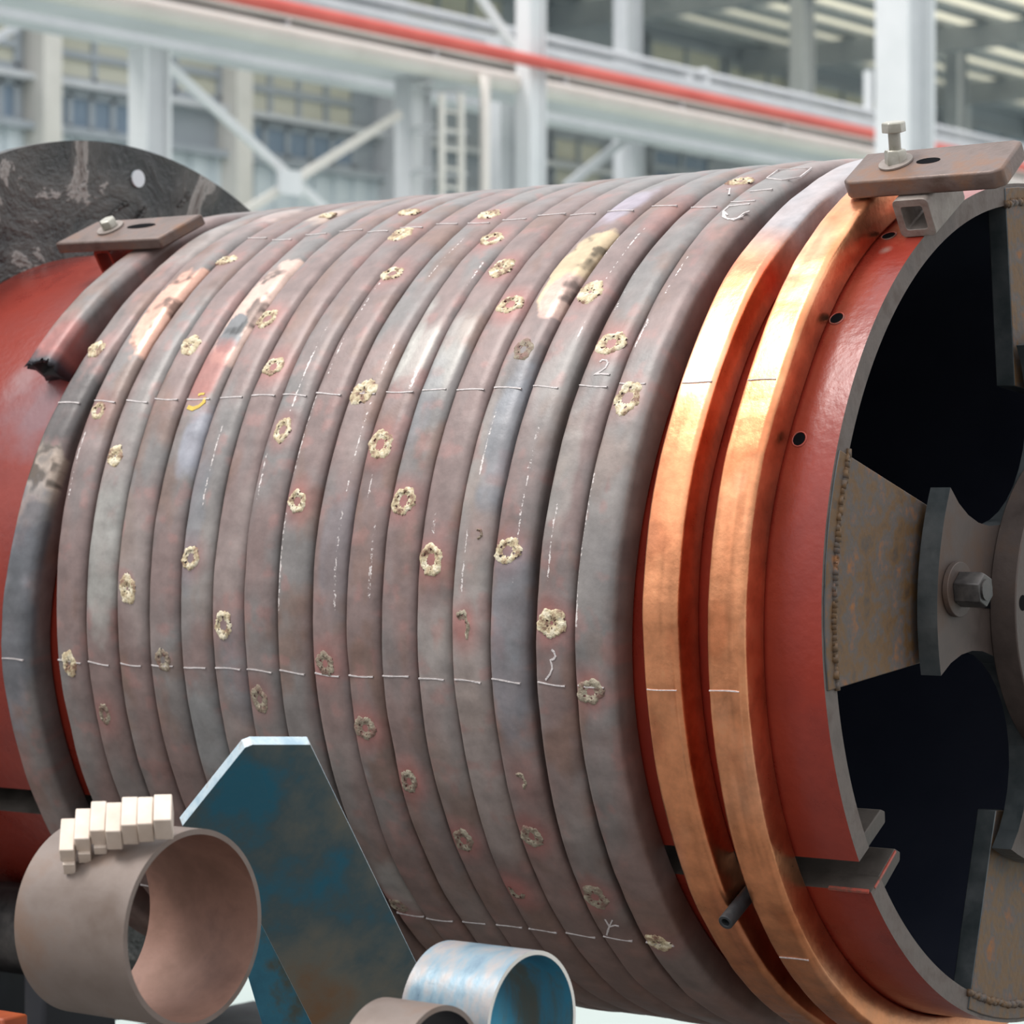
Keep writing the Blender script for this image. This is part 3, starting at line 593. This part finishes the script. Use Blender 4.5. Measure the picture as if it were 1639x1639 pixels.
def build_turn(k):
    s0, s1 = max(360*k-180, S_END[0]), min(360*k+180, S_END[1])
    fr = np.concatenate([np.arange(360*k-180, 360*k-92, 3.), np.arange(360*k-92, 360*k+96, .25), np.arange(360*k+96, 360*k+180.1, 3.)])
    s = fr[(fr > s0+.1) & (fr < s1-.1)]; s = np.concatenate([[s0], s, [s1]])
    P = profile(k >= 17); n = len(P); m = len(s)
    if k >= 17: P[:, 0] *= .925
    x0 = smoothx(s); th = s-360*k
    t = np.tile(P[:, 0], (m, 1)); rho = np.tile(P[:, 1], (m, 1))
    # slight hand-bent unevenness of the outer face
    u3 = np.stack([s/9.0, np.full(m, k*7.3), np.zeros(m)], 1)
    amp = (fbm(u3, 3)-.5)*.010
    rr = RC-H+rho+amp[:, None]*(rho/H)
    xx = x0[:, None]+t
    if k == -1:     # torn end
        jag = np.zeros_like(rr); 
    V = cyl(xx, (s[:, None]), rr).reshape(-1, 3)
    F = np.empty(((m-1)*n, 4), int); i = np.arange(n); j = (i+1) % n
    for r in range(m-1): F[r*n:(r+1)*n] = np.stack([r*n+i, r*n+j, (r+1)*n+j, (r+1)*n+i], 1)[:, ::-1]
    # colour
    sg = np.repeat(s, n); tg = (t/W).reshape(-1); rg = rho.reshape(-1)
    arc_ = np.radians(sg)*RC
    q = np.stack([arc_*3.2, tg*.8+k*5.1, np.full(len(sg), k*3.7)], 1)
    n1 = fbm(q, 11); n2 = fbm(q*[2.2, 1.5, 1]+9, 21); n3 = fbm(q*[.8, .3, 1]+4, 31); n4 = fbm(q*[7, 3, 1], 41, 3)
    mauve = np.array([.215, .155, .145]); gb = np.array([.19, .18, .175]); br = np.array([.20, .115, .085]); lg = np.array([.33, .295, .275]); pk = np.array([.30, .155, .14])
    sm = lambda v, a, b: np.clip((v-a)/(b-a), 0, 1)[:, None]
    c = np.tile(mauve, (len(sg), 1))*(.88+.24*lattice(np.array([[k*1.7, .5, .5]]), 5)[0])
    c += (gb-c)*sm(n1, .46, .64)*.9; c += (br-c)*sm(n2, .54, .70)*.6; c += (lg-c)*sm(n3, .56, .75)*.6; c += (pk-c)*sm(n4, .62, .74)*.45
    # browner and darker towards the underside
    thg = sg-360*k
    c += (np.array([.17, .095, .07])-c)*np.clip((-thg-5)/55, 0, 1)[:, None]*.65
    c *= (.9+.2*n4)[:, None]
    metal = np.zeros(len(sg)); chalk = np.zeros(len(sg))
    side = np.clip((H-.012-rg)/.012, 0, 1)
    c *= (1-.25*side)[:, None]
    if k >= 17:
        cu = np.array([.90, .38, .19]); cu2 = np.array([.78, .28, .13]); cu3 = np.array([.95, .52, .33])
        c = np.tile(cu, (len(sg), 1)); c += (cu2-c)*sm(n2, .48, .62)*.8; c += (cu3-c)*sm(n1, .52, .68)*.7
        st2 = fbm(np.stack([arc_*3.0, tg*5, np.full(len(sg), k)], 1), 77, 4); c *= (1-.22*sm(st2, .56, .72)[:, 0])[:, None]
        under_shade = np.clip((-thg-15)/50, 0, 1)[:, None]; c += (np.array([.50, .19, .08])-c)*under_shade*.75  # copper underside painted darker, standing in for dim reflections
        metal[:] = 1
        if k == 17:     # heat-blued beyond the braze near the top
            hz = np.clip((thg-45)/8, 0, 1)+.25*(n2-.5); g = np.clip(hz, 0, 1)[:, None]
            ring = np.exp(-((thg-44.5)/2.2)**2)[:, None]; c += (np.array([.85, .22, .14])-c)*ring*.75
            c = c*(1-g)+np.array([.40, .37, .38])*g*(.8+.4*n1[:, None]); metal = metal*(1-.65*g[:, 0])
    outer = rg > H-.03
    for (kk, th_, f, rx, ry, st_, ha) in SPT:
        if kk != k: continue
        da = np.radians(thg-th_)*RC; dx = (tg-f)*W
        r = np.sqrt((da/.055)**2+(dx/.048)**2)+.5*(n4-.5); g = (np.clip(1.45-r, 0, 1)**1.2*ha)[:, None]
        c += (np.array([.34, .125, .108])-c)*g*.85; metal *= 1-g[:, 0]
    for (kk, th_, f, hl, hw, col, st_, me) in PAT:
        if kk != k: continue
        hard = st_ > .85
        r = np.sqrt(((thg-th_)/hl)**2+((tg-f)/max(hw*1.15, .1))**4)+(.9 if hard else .9)*(n4-.5)
        g = np.clip((1.05-r)*(9 if hard else 2.2), 0, 1)*st_*outer; c += (np.array(col)-c)*g[:, None]*1.0; c *= (1-g*.75*np.clip((n4-.56)/.10, 0, 1)*(1.0 if hard else 0.0))[:, None]; metal = metal*(1-g)+me*g
    for (kk, ta, tb, f) in SCT:
        if kk != k: continue
        g = np.exp(-((tg-f)/.06)**2)*((thg > ta) & (thg < tb))*outer*(.30+.50*n4); chalk = np.maximum(chalk, g)
    if k == -1:
        g = np.clip((e_[0][1]+9+4*(n2-.5)-thg)/6, 0, 1)[:, None]; c += (np.array([.30, .10, .09])*(.5+n4[:, None])-c)*g*.8
        g = np.clip((e_[0][1]+2.5+3*(n4-.5)-thg)/2, 0, 1)[:, None]; c += (np.array([.03, .028, .035])-c)*g
    V = list(V); F = [tuple(f) for f in F]
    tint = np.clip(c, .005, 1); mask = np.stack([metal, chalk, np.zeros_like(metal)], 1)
    # end caps for the two free ends: wall thickness and hollow bore
    extraT = []; extraM = []
    for (kk, row, sgn) in ((-1, 0, -1), (18, m-1, 1)):
        if kk != k: continue
        base = len(V); cen = P.mean(0)
        ins = cen+(P-cen)*np.array([.62, .55])
        ss = s[row]; ang = ss+np.zeros(n)
        if k == -1:
            jit = rng.uniform(-1.2, .5, n); 
            for i2 in range(n):
                V[row*n+i2] = cyl(x0[row]+P[i2, 0], ss+jit[i2]*.9, RC-H+P[i2, 1]+rng.uniform(-.004, .004))
        V += list(cyl(x0[row]+ins[:, 0], ang, RC-H+ins[:, 1])); V += list(cyl(x0[row]+ins[:, 0], ang-sgn*4, RC-H+ins[:, 1]))
        r0 = row*n
        for i2 in range(n):
            j2 = (i2+1) % n
            F.append((r0+i2, r0+j2, base+j2, base+i2)); F.append((base+i2, base+j2, base+n+j2, base+n+i2))
        F.append(tuple(range(base+n, base+2*n)))
        extraT += [(.035, .03, .032)]*n+[(.004, .004, .005)]*n if k == -1 else [(.3, .16, .1)]*n+[(.01, .01, .01)]*n; extraM += [(0, 0, 0)]*(2*n)
    if extraT: tint = np.vstack([tint, extraT]); mask = np.vstack([mask, extraM])
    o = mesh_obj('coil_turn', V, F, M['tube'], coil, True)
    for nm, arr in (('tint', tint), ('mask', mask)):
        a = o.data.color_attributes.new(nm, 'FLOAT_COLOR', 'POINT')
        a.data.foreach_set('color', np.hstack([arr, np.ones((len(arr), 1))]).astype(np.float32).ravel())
    if k == -1: o['label'] = 'short burnt free end of the grey tube, cut open at the left under the clamp'
    elif k == 0: o['label'] = 'leftmost full turn standing apart, charred black with a bare copper patch'
    elif k == 17: o['label'] = 'bright copper turn, first from the dark ones, blued near the top'
    elif k == 18: o['label'] = 'rightmost bright copper turn ending under the clamp plate'
    elif k == 13: o['label'] = 'dark turn with a long golden bare patch near the top'
    elif k == 2: o['label'] = 'dark turn with a bare pink copper patch and a silvery lower stretch'
    elif k == 4: o['label'] = 'dark turn with a torn bare copper patch above a red stain'
    else: o['label'] = 'grey-brown oxidised turn'
    TURN[k] = o
    return o
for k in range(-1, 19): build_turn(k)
def ampl(s, k): return (fbm(np.array([[s/9.0, k*7.3, 0.0]]), 3)[0]-.5)*.010
def on_tube(k, th, f, lift=.0022):            # point on the outer face of turn k
    s = 360*k+th; return cyl(float(smoothx(np.array([s]))[0])+f*W, th, RC+ampl(s, k)+lift)
def ribbon(k, pts, wd, name='chalk_line', mat=None):
    """pts: list (theta, f) on turn k; ribbon of width wd (drum units) lying on the tube"""
    P = [on_tube(k, a, b_) for a, b_ in pts]; V = []; 
    for i, p in enumerate(P):
        d = P[min(i+1, len(P)-1)]-P[max(i-1, 0)]; th = math.radians(pts[i][0]); nrm = np.array([0, -math.cos(th), math.sin(th)])
        sd_ = np.cross(d, nrm); sd_ = sd_/(np.linalg.norm(sd_)+1e-9)*wd*S/2*random.uniform(.7, 1.2)
        V += [p-sd_, p+sd_, p-sd_-nrm*.003, p+sd_-nrm*.003]
    F = []
    for i in range(len(P)-1):
        a = 4*i; b2 = a+4; F += [(a, a+1, b2+1, b2), (a+2, b2+2, b2+3, a+3), (a, b2, b2+2, a+2), (a+1, a+3, b2+3, b2+1)]
    return mesh_obj(name, V, F, mat or M['chalk'], TURN[k])
LN = {0: {k: 0 for k in range(2, 17)}, 1: range(0, 19), 2: range(0, 19), 3: range(1, 19)}
for li, th0 in ((0, 60.3), (1, 27.4), (2, -8.8), (3, -45.5)):
    for k in LN[li]:
        if li == 3 and k == 17: continue
        w0 = random.uniform(-.35, .35); a0, a1 = random.uniform(.03, .08), random.uniform(.76, .88)
        if li == 0: th_b = 59.5+ (k % 3)*.5
        else: th_b = th0
        ribbon(k, [(th_b+w0*.4+.12*math.sin(3*q+k)-.2*q, a0+(a1-a0)*q) for q in np.linspace(0, 1, 9)], .0032 if k < 17 else .0024)
def stroke(pts, wd=.0045, name='chalk_mark'):
    k = turn_of(*pts[len(pts)//2])[0]; q = []
    for (a, b_), (c, d) in zip(pts[:-1], pts[1:]):
        for t in (0, .5): q.append((a+(c-a)*t, b_+(d-b_)*t))
    q.append(pts[-1]); R_ = []
    for a, b_ in q:
        x, th = on_cyl(a, b_, RC+.002); s = 360*k+th; R_.append((th, (x-float(smoothx(np.array([s]))[0]))/W))
    ribbon(k, R_, wd, name)
z3 = lambda L_: [(700+.305*a, 250+.305*b_) for a, b_ in L_]
stroke(z3([(850, 1078), (862, 1066), (885, 1068), (893, 1082), (880, 1108), (850, 1130), (822, 1142), (860, 1140), (902, 1143)]))
z6 = lambda L_: [(700+.305*a, 750+.305*b_) for a, b_ in L_]
stroke(z6([(600, 950), (612, 962), (620, 985), (610, 1000), (592, 1005), (600, 1030), (602, 1050), (590, 1080), (567, 1110)]))
z8 = lambda L_: [(900+.244*a, 1239+.244*b_) for a, b_ in L_]
stroke(z8([(280, 950), (300, 985), (310, 1000)])); stroke(z8([(330, 955), (310, 995), (298, 1030), (290, 1058)])); stroke(z8([(310, 1000), (345, 992), (372, 998)]))
stroke(z3([(1639, 250), (1590, 255), (1530, 262), (1500, 290), (1500, 320), (1530, 334), (1575, 328), (1610, 300), (1639, 290)]))
c3 = lambda L_: [(1200+.268*a, 150+.268*b_) for a, b_ in L_]
stroke(c3([(100, 500), (170, 452), (370, 440), (300, 492), (190, 512), (100, 500)]), .0035); stroke(c3([(0, 582), (70, 575), (135, 568)]), .004)
stroke(z3([(1520, 172), (1535, 165), (1530, 200)]), .004); stroke([(1165, 345), (1158, 338), (1162, 350), (1175, 353), (1190, 346)], .004)
# cream residue left where studs were broken off
def residue(k, th, f, rx, ry, style):
    D = 4.6/FPX/S; ax = rx*D*1.15; ay = ry*D*1.0/max(math.cos(math.radians(th)), .33)
    # pixel radii to drum units: across the axis foreshortened by yaw
    ax = min(ax*1.15, .037); ay = min(ay*1.05, .045)
    na, V, F = 40, [], []
    rin = {0: .50, 1: .24, 2: .42, 3: .6}[style]; drop = {i_ for i_ in range(40) if random.random() < .16}
    rads = [1.0, .93, .84, (.84+rin)/2, rin+.12, rin, max(rin-.12, .02)]
    hgt = [.0, .45, .75, 1.0, .7, .35, .06]
    ph = random.uniform(0, 6)
    lob = [1+.10*math.sin(2*a+ph)+.06*math.sin(5*a+ph*2)+random.uniform(-.07, .07) for a in np.arange(na)*2*math.pi/na]
    gap = (lambda a: math.sin(a+ph) > .1) if style == 3 else (lambda a: False)
    for r, h in zip(rads, hgt):
        for i in range(na):
            a = 2*math.pi*i/na; q = r*(lob[i] if r > .5 else 1+random.uniform(-.2, .2))
            hh = (h*(.0035+random.uniform(-.0022, .0016)) if h > 0 else -.001)
            V.append(on_tube(k, th+math.degrees(ay*q*math.sin(a)/RC), min(max(f+ax*q*math.cos(a)/W, .01), .92), .0008+hh*(1.3 if style < 2 else .9)))
    for j in range(len(rads)-1):
        for i in range(na):
            if gap(2*math.pi*i/na) or (j == 0 and i in drop) or (j in (0, 1) and (i+1) in drop and i in drop) or (j == 4 and i % 7 in (2, 3)): continue
            F.append((j*na+i, j*na+(i+1) % na, (j+1)*na+(i+1) % na, (j+1)*na+i))
    o = mesh_obj('stud_residue', V, F, M['residue'] if style < 2 else M['residue_dull'], TURN[k], True)
for (k, th, f, rx, ry, st_, ha) in SPT: residue(k, th, min(max(f, .22), .68), rx, ry, st_)
# yellow paint dab
def dab(px, py, L_, mat, name='paint_dab'):
    pass
yel = noisy('yellow_dab', [(.55, .38, .06), (.7, .5, .1)], 60, .7, 0, .5, 100)
kq = turn_of(312, 645)[0]
def strokem(pts, wd, mat, name):
    k = turn_of(*pts[len(pts)//2])[0]; R_ = []
    for a, b_ in pts:
        x, th = on_cyl(a, b_, RC+.002); s = 360*k+th; R_.append((th, (x-float(smoothx(np.array([s]))[0]))/W))
    return ribbon(k, R_, wd, name, mat)
strokem([(300, 651), (308, 654), (318, 650), (326, 643), (327, 636)], .012, yel, 'paint_dab')
strokem([(317, 632), (322, 630), (327, 630)], .008, yel, 'paint_dab')

# ------------------------------------------------------------------ CLAMPS
def slab(poly2, th, r0, r1, slot=None):
    """polygon in (x, t) on the tangent plane at th between radii r0..r1 (drum units) -> solid"""
    n = np.array([0, -math.cos(math.radians(th)), math.sin(math.radians(th))]); tg = np.array([0, math.sin(math.radians(th)), math.cos(math.radians(th))])
    P = lambda x, t, r: (np.array([1, 0, 0])*x+tg*t+n*r)*S
    return [P(x, t, r1) for x, t in poly2], n*(r0-r1)*S, P
def clamp(corners, th, rb, rt, bolt, slotc, bolt_kind, label):
    n = np.array([0, -math.cos(math.radians(th)), math.sin(math.radians(th))])
    poly, d, P = slab(corners, th, rb, rt)
    c = sum(poly)/len(poly); e = empty('clamp_plate', label, 'clamp', c+d)
    keep(mesh_obj('plate', *prism(poly, d), M['clamp'], bevel=.004), e)
    # dark slotted hole next to the bolt
    sl = []
    for i in range(20):
        a = 2*math.pi*i/20; sl.append(P(slotc[0]+slotc[2]*math.cos(a), slotc[1]+slotc[3]*math.sin(a), rt+.0008))
    keep(mesh_obj('slotted_hole', *prism(sl, -n*.0006), M['void']), e)
    b = P(bolt[0], bolt[1], rt)
    keep(mesh_obj('washer', *tube(b, b+n*.004, .040*S, 32, hollow=.02*S), M['tubesteel'], bevel=.0008), e)
    r = .0245*S
    if bolt_kind == 'tall':
        n = np.array([0.06, -math.cos(math.radians(76)), math.sin(math.radians(76))]); n /= np.linalg.norm(n)
        keep(mesh_obj('nut', *hex_prism(b-n*.002, n, r*1.06, .034*S, (1, .3, 0)), M['zinc'], bevel=.001), e)
        # threaded shank
        V = []; F = []; nn = 18; hs = np.linspace(.03*S, .072*S, 34)
        a = np.cross(n, [1, 0, 0]); a2 = np.array([1., 0, 0])
        for j, h in enumerate(hs):
            q = r*(.60 if j % 2 else .54)
            V += [b+n*h+(a*math.cos(t)+a2*math.sin(t))*q for t in np.linspace(0, 2*math.pi, nn, endpoint=False)]
        for j in range(len(hs)-1): F += [(j*nn+i, j*nn+(i+1) % nn, (j+1)*nn+(i+1) % nn, (j+1)*nn+i) for i in range(nn)]
        keep(mesh_obj('threaded_shank', V, F, M['zinc'], smooth=True), e)
        keep(mesh_obj('bolt_head', *hex_prism(b+n*.070*S, n, r*1.12, .024*S, (1, -.5, 0)), M['zinc'], bevel=.001), e)
    else:
        keep(mesh_obj('bolt_head', *hex_prism(b+n*.004, n, r*1.0, .024*S, (1, .5, 0)), M['zinc'], bevel=.001), e)
    return e, P, n
TR = 57
cR, PR, nR = clamp([(-.180, .022), (-.183, .155), (.190, .160), (.212, .150), (.222, .018), (.20, .002), (-.165, .008)], TR, RC+.004, RC+.048, (-.075, .088), (.008, .086, .030, .014), 'tall',
      'brown clamp plate with a tall zinc bolt at the upper right')
cL, PL, nL = clamp([(-2.77, .060), (-2.70, .182), (-2.285, .172), (-2.345, .038)], 56.5, RC+.006, RC+.040, (-2.60, .125), (-2.48, .125, .055, .013), 'low',
      'brown clamp plate with a low bolt head before the oily disc')
# square tubes under the plates
def sqtube(P, x0, x1, t0, t1, r0, r1, wall, mat, label):
    e = empty('square_tube', label, 'tube', P((x0+x1)/2, (t0+t1)/2, r0))
    def ringpts(t, ins):
        c = min(.012, (x1-x0)/4) if ins == 0 else .006; a0, a1, b0, b1 = x0+ins, x1-ins, r0+ins, r1-ins
        q = []
        for (cx, cy, s_) in ((a1-c, b1-c, 0), (a0+c, b1-c, 90), (a0+c, b0+c, 180), (a1-c, b0+c, 270)):
            for a in (0, 30, 60, 90): q.append(P(cx+c*math.cos(math.radians(s_+a)), t, cy+c*math.sin(math.radians(s_+a))))
        return q
    A_, B_, C_, D_ = ringpts(t0, 0), ringpts(t1, 0), ringpts(t0, wall), ringpts(t1, wall); n = 16
    V = A_+B_+C_+D_; F = []
    for i in range(n):
        j = (i+1) % n; F += [(i, j, n+j, n+i), (2*n+j, 2*n+i, 3*n+i, 3*n+j), (j, i, 2*n+i, 2*n+j), (n+i, n+j, 3*n+j, 3*n+i)]
    keep(mesh_obj('tube_body', V, F, mat, bevel=.001), e)
    return e
sqtube(PR, -.055, .035, -.012, .15, RC+.002-.092, RC+.003, .018, M['tubesteel'], 'short square steel tube under the right clamp plate on the drum edge')
sqtube(PL, -2.640, -2.575, .062, .16, RC-.072, RC+.005, .009, M['red'], 'small red square tube under the left clamp plate')
# black rod sticking out between the two bright turns
xr, tr = on_cyl(1205, 1400, 1.0)
P0 = cyl(-.297, -38.2, 1.006); P1 = cyl(-.297, -38.2, 1.235)
P1 = P0 + (on_x(1161, 1477, -.297*S)-P0)
o = mesh_obj('black_rod', *tube(P0, P1, .0175*S, 24, hollow=.008*S), M['rod'], bevel=.001)
tag(o, 'short black rod sticking out between the two bright copper turns', 'rod')

# ------------------------------------------------------------------ FOREGROUND
DB = 3.93
def lean(px, py): return on_depth(px, py, DB+(py-1185)*.00085+(px-450)*.0004)
# leaning blue plate (tips towards the camera, so its upper edge shows)
poly = [lean(*q) for q in ((497, 1192), (405, 1192), (392, 1197), (292, 1322), (330, 1400), (388, 1420), (530, 1700), (620, 1880), (830, 1880))]
nrm = np.cross(poly[2]-poly[0], poly[8]-poly[0]); nrm /= np.linalg.norm(nrm)
if nrm@DV < 0: nrm = -nrm                      # away from the camera
e = empty('blue_bracket', 'worn blue leaning steel plate with a clipped top corner, in front of the coil', 'bracket', (*lean(640, 1760)[:2], FLOOR_Z))
bev = prism(poly, nrm*.019)
o = mesh_obj('plate', bev[0], bev[1], None, mats=[M['blue_dull'], M['blue_edge']], fm=[0, 0]+[1]*len(poly)); keep(o, e)
bv = o.modifiers.new('b', 'BEVEL'); bv.width = .0012; bv.segments = 2
# second blue leg behind, lower left
def leg(name, pts, D, t, m): 
    P = [on_depth(x, y, D+(y-1185)*.00085) for x, y in pts]; n = np.cross(P[1]-P[0], P[2]-P[0]); n /= np.linalg.norm(n)
    if n@DV < 0: n = -n
    return mesh_obj(name, *prism(P, n*t), m, bevel=.0015)
keep(leg('rear_leg', [(360, 1440), (430, 1440), (560, 1760), (455, 1760)], DB+.16, .02, M['blue']), e)
# thick brown pipe section, axis parallel to the drum
def pipe(cpx, cpy, D, r, L_, wall, mats, name, label, n=96, L0=0):
    c = on_depth(cpx, cpy, D); e = empty(name, label, 'pipe', c-np.array([L_/2, 0, r]))
    ang = np.linspace(0, 2*np.pi, n, endpoint=False); V = []
    ring = lambda x, q: [c+np.array([x, -q*math.cos(a), q*math.sin(a)]) for a in ang]
    V = ring(0, r)+ring(-L_, r)+ring(-L_, r-wall)+ring(0, r-wall); F = []; fm = []
    for i in range(n):
        j = (i+1) % n
        for b_, m_ in ((0, 0), (1, 0), (2, 1), (3, 0)):
            F.append((b_*n+i, b_*n+j, ((b_+1) % 4)*n+j, ((b_+1) % 4)*n+i)); fm.append(m_ if b_ != 3 else 2)
    o = mesh_obj('pipe_wall', V, F, None, smooth=True, mats=mats, fm=fm); o.data.set_sharp_from_angle(angle=.6); keep(o, e)
    return e, c
DP = 3.72
rP = 159/FPX*DP
ePipe, cP = pipe(311, 1486, DP, rP, .205, .0075, [M['pipe'], M['pipe_in'], M['pipe']], 'pipe_section', 'thick brown steel pipe section carrying a row of pale blocks, lower left')
M['paint_fleck'] = noisy('blue_grey_fleck', [(.18, .20, .20), (.25, .26, .25)], 30, .6)
for (px, py, a, b_) in ((278, 1396, 12, 17), (338, 1428, 12, 9)):
    pass
rB = 119/FPX*(DP+.05)
eB, cB = pipe(852, 1641, DP+.05, rB, .150, .006, [M['blue_pipe'], M['blue'], M['cream']], 'blue_pipe_section', 'pale blue pipe section at the bottom edge, right of the leaning blue plate')
eD, cD = pipe(705, 1722, DP-.12, 112/FPX*(DP-.12), .10, .007, [M['pipe'], M['stand'], M['pipe']], 'dark_pipe_section', 'brown pipe section peeping over the bottom edge before the blue pipe')
# row of pale blocks lying on the brown pipe
blk = [(94, 1310, 1361, 1382, 24), (118, 1294, 1343, 1365, 25), (143, 1282, 1330, 1355, 25), (168, 1284, 1331, 1364, 25), (193, 1275, 1321, 1356, 26), (219, 1275, 1319, 1352, 25), (245, 1271, 1313, 1348, 29)]
LB = ['leftmost pale block at the low end of the row', 'second pale block from the left in the row', 'third pale block from the left, its top standing highest over its neighbours', 'middle pale block of the row of seven',
      'pale block just right of the row middle', 'second pale block from the right end of the row', 'rightmost pale block at the high end beside the blue plate']
def pipe_hit(px, py):
    v = ray(px, py); o = CAM-cP; a = v[1]**2+v[2]**2; b = 2*(o[1]*v[1]+o[2]*v[2]); c = o[1]**2+o[2]**2-rP*rP
    t = (-b-math.sqrt(max(b*b-4*a*c, 0)))/2/a; return CAM+t*v
def block_at(px, ytop, ymid, ybot, wd, idx):
    up = np.array([0, 0, 1.0]); q0 = pipe_hit(px+wd/2, min(ybot+8, 1395)); Dq = (q0-CAM)@DV-.020
    mpp = Dq/FPX
    v = up*.62+DV*.78; n = up*.78-DV*.62; n = n-v*(n@v)/(v@v); n /= np.linalg.norm(n); v /= np.linalg.norm(v)
    v = v-RV*.08; v /= np.linalg.norm(v)
    u = RV+up*.05; u = u-n*(u@n); u /= np.linalg.norm(u)
    n = np.cross(u, v); n /= np.linalg.norm(n); n = n if n[2] > 0 else -n
    a = on_depth(px, ymid, Dq-.012)              # front upper left edge
    Lx = (wd+.3)*mpp; Lv = (ymid-ytop)*mpp/.70; hh = (ybot-ymid)*mpp/max(n[2], .3)
    cc = a+u*Lx/2+v*Lv/2-n*hh/2
    e = empty('pale_block', LB[idx], 'block', cc-n*hh/2, 'pale blocks in a row on the brown pipe')
    keep(mesh_obj('block_body', *box(cc, u*Lx/2, v*Lv/2, n*hh/2), M['block'], bevel=.0018), e)
    fh = [18, 17, 13, 3, 3, 3, 3][idx]*mpp
    fc = a+u*Lx*.56+v*Lv*(.06 if idx < 3 else .3)-n*(hh+fh*.55)
    keep(mesh_obj('foot', *box(fc, u*Lx*.40, v*Lv*.16, n*fh*.62), M['block'], bevel=.001), e)
for i, b_ in enumerate(blk): block_at(*b_, i)
# dark stand under the left end of the drum
e = empty('drum_stand', 'dark steel stand with a roller under the left end of the drum', 'stand', (-3.0*S, -.4, FLOOR_Z))
keep(mesh_obj('cross_beam', *box((-1.92, -.35, -1.10), (.22, 0, 0), (0, .75, 0), (0, 0, .15)), M['stand'], bevel=.01), e)
pr = cyl(-2.9, -60, 1.0+.092/S)
for sx_ in (-.10, .13):
    keep(mesh_obj('bearing_block', *box((pr[0]+sx_, pr[1], (pr[2]-.03-.95)/2), (.03, 0, 0), (0, .10, 0), (0, 0, (pr[2]-.03+.95)/2)), M['stand'], bevel=.01), e)
keep(mesh_obj('roller', *tube(pr-[.09, 0, 0], pr+[.09, 0, 0], .09, 40), M['bolt'], smooth=False, bevel=.006), e)
keep(mesh_obj('foot_block', *box(on_depth(0, 1650, 4.9), (.04, 0, 0), (0, .03, 0), (0, 0, .03)), M['orange'], bevel=.005), e)
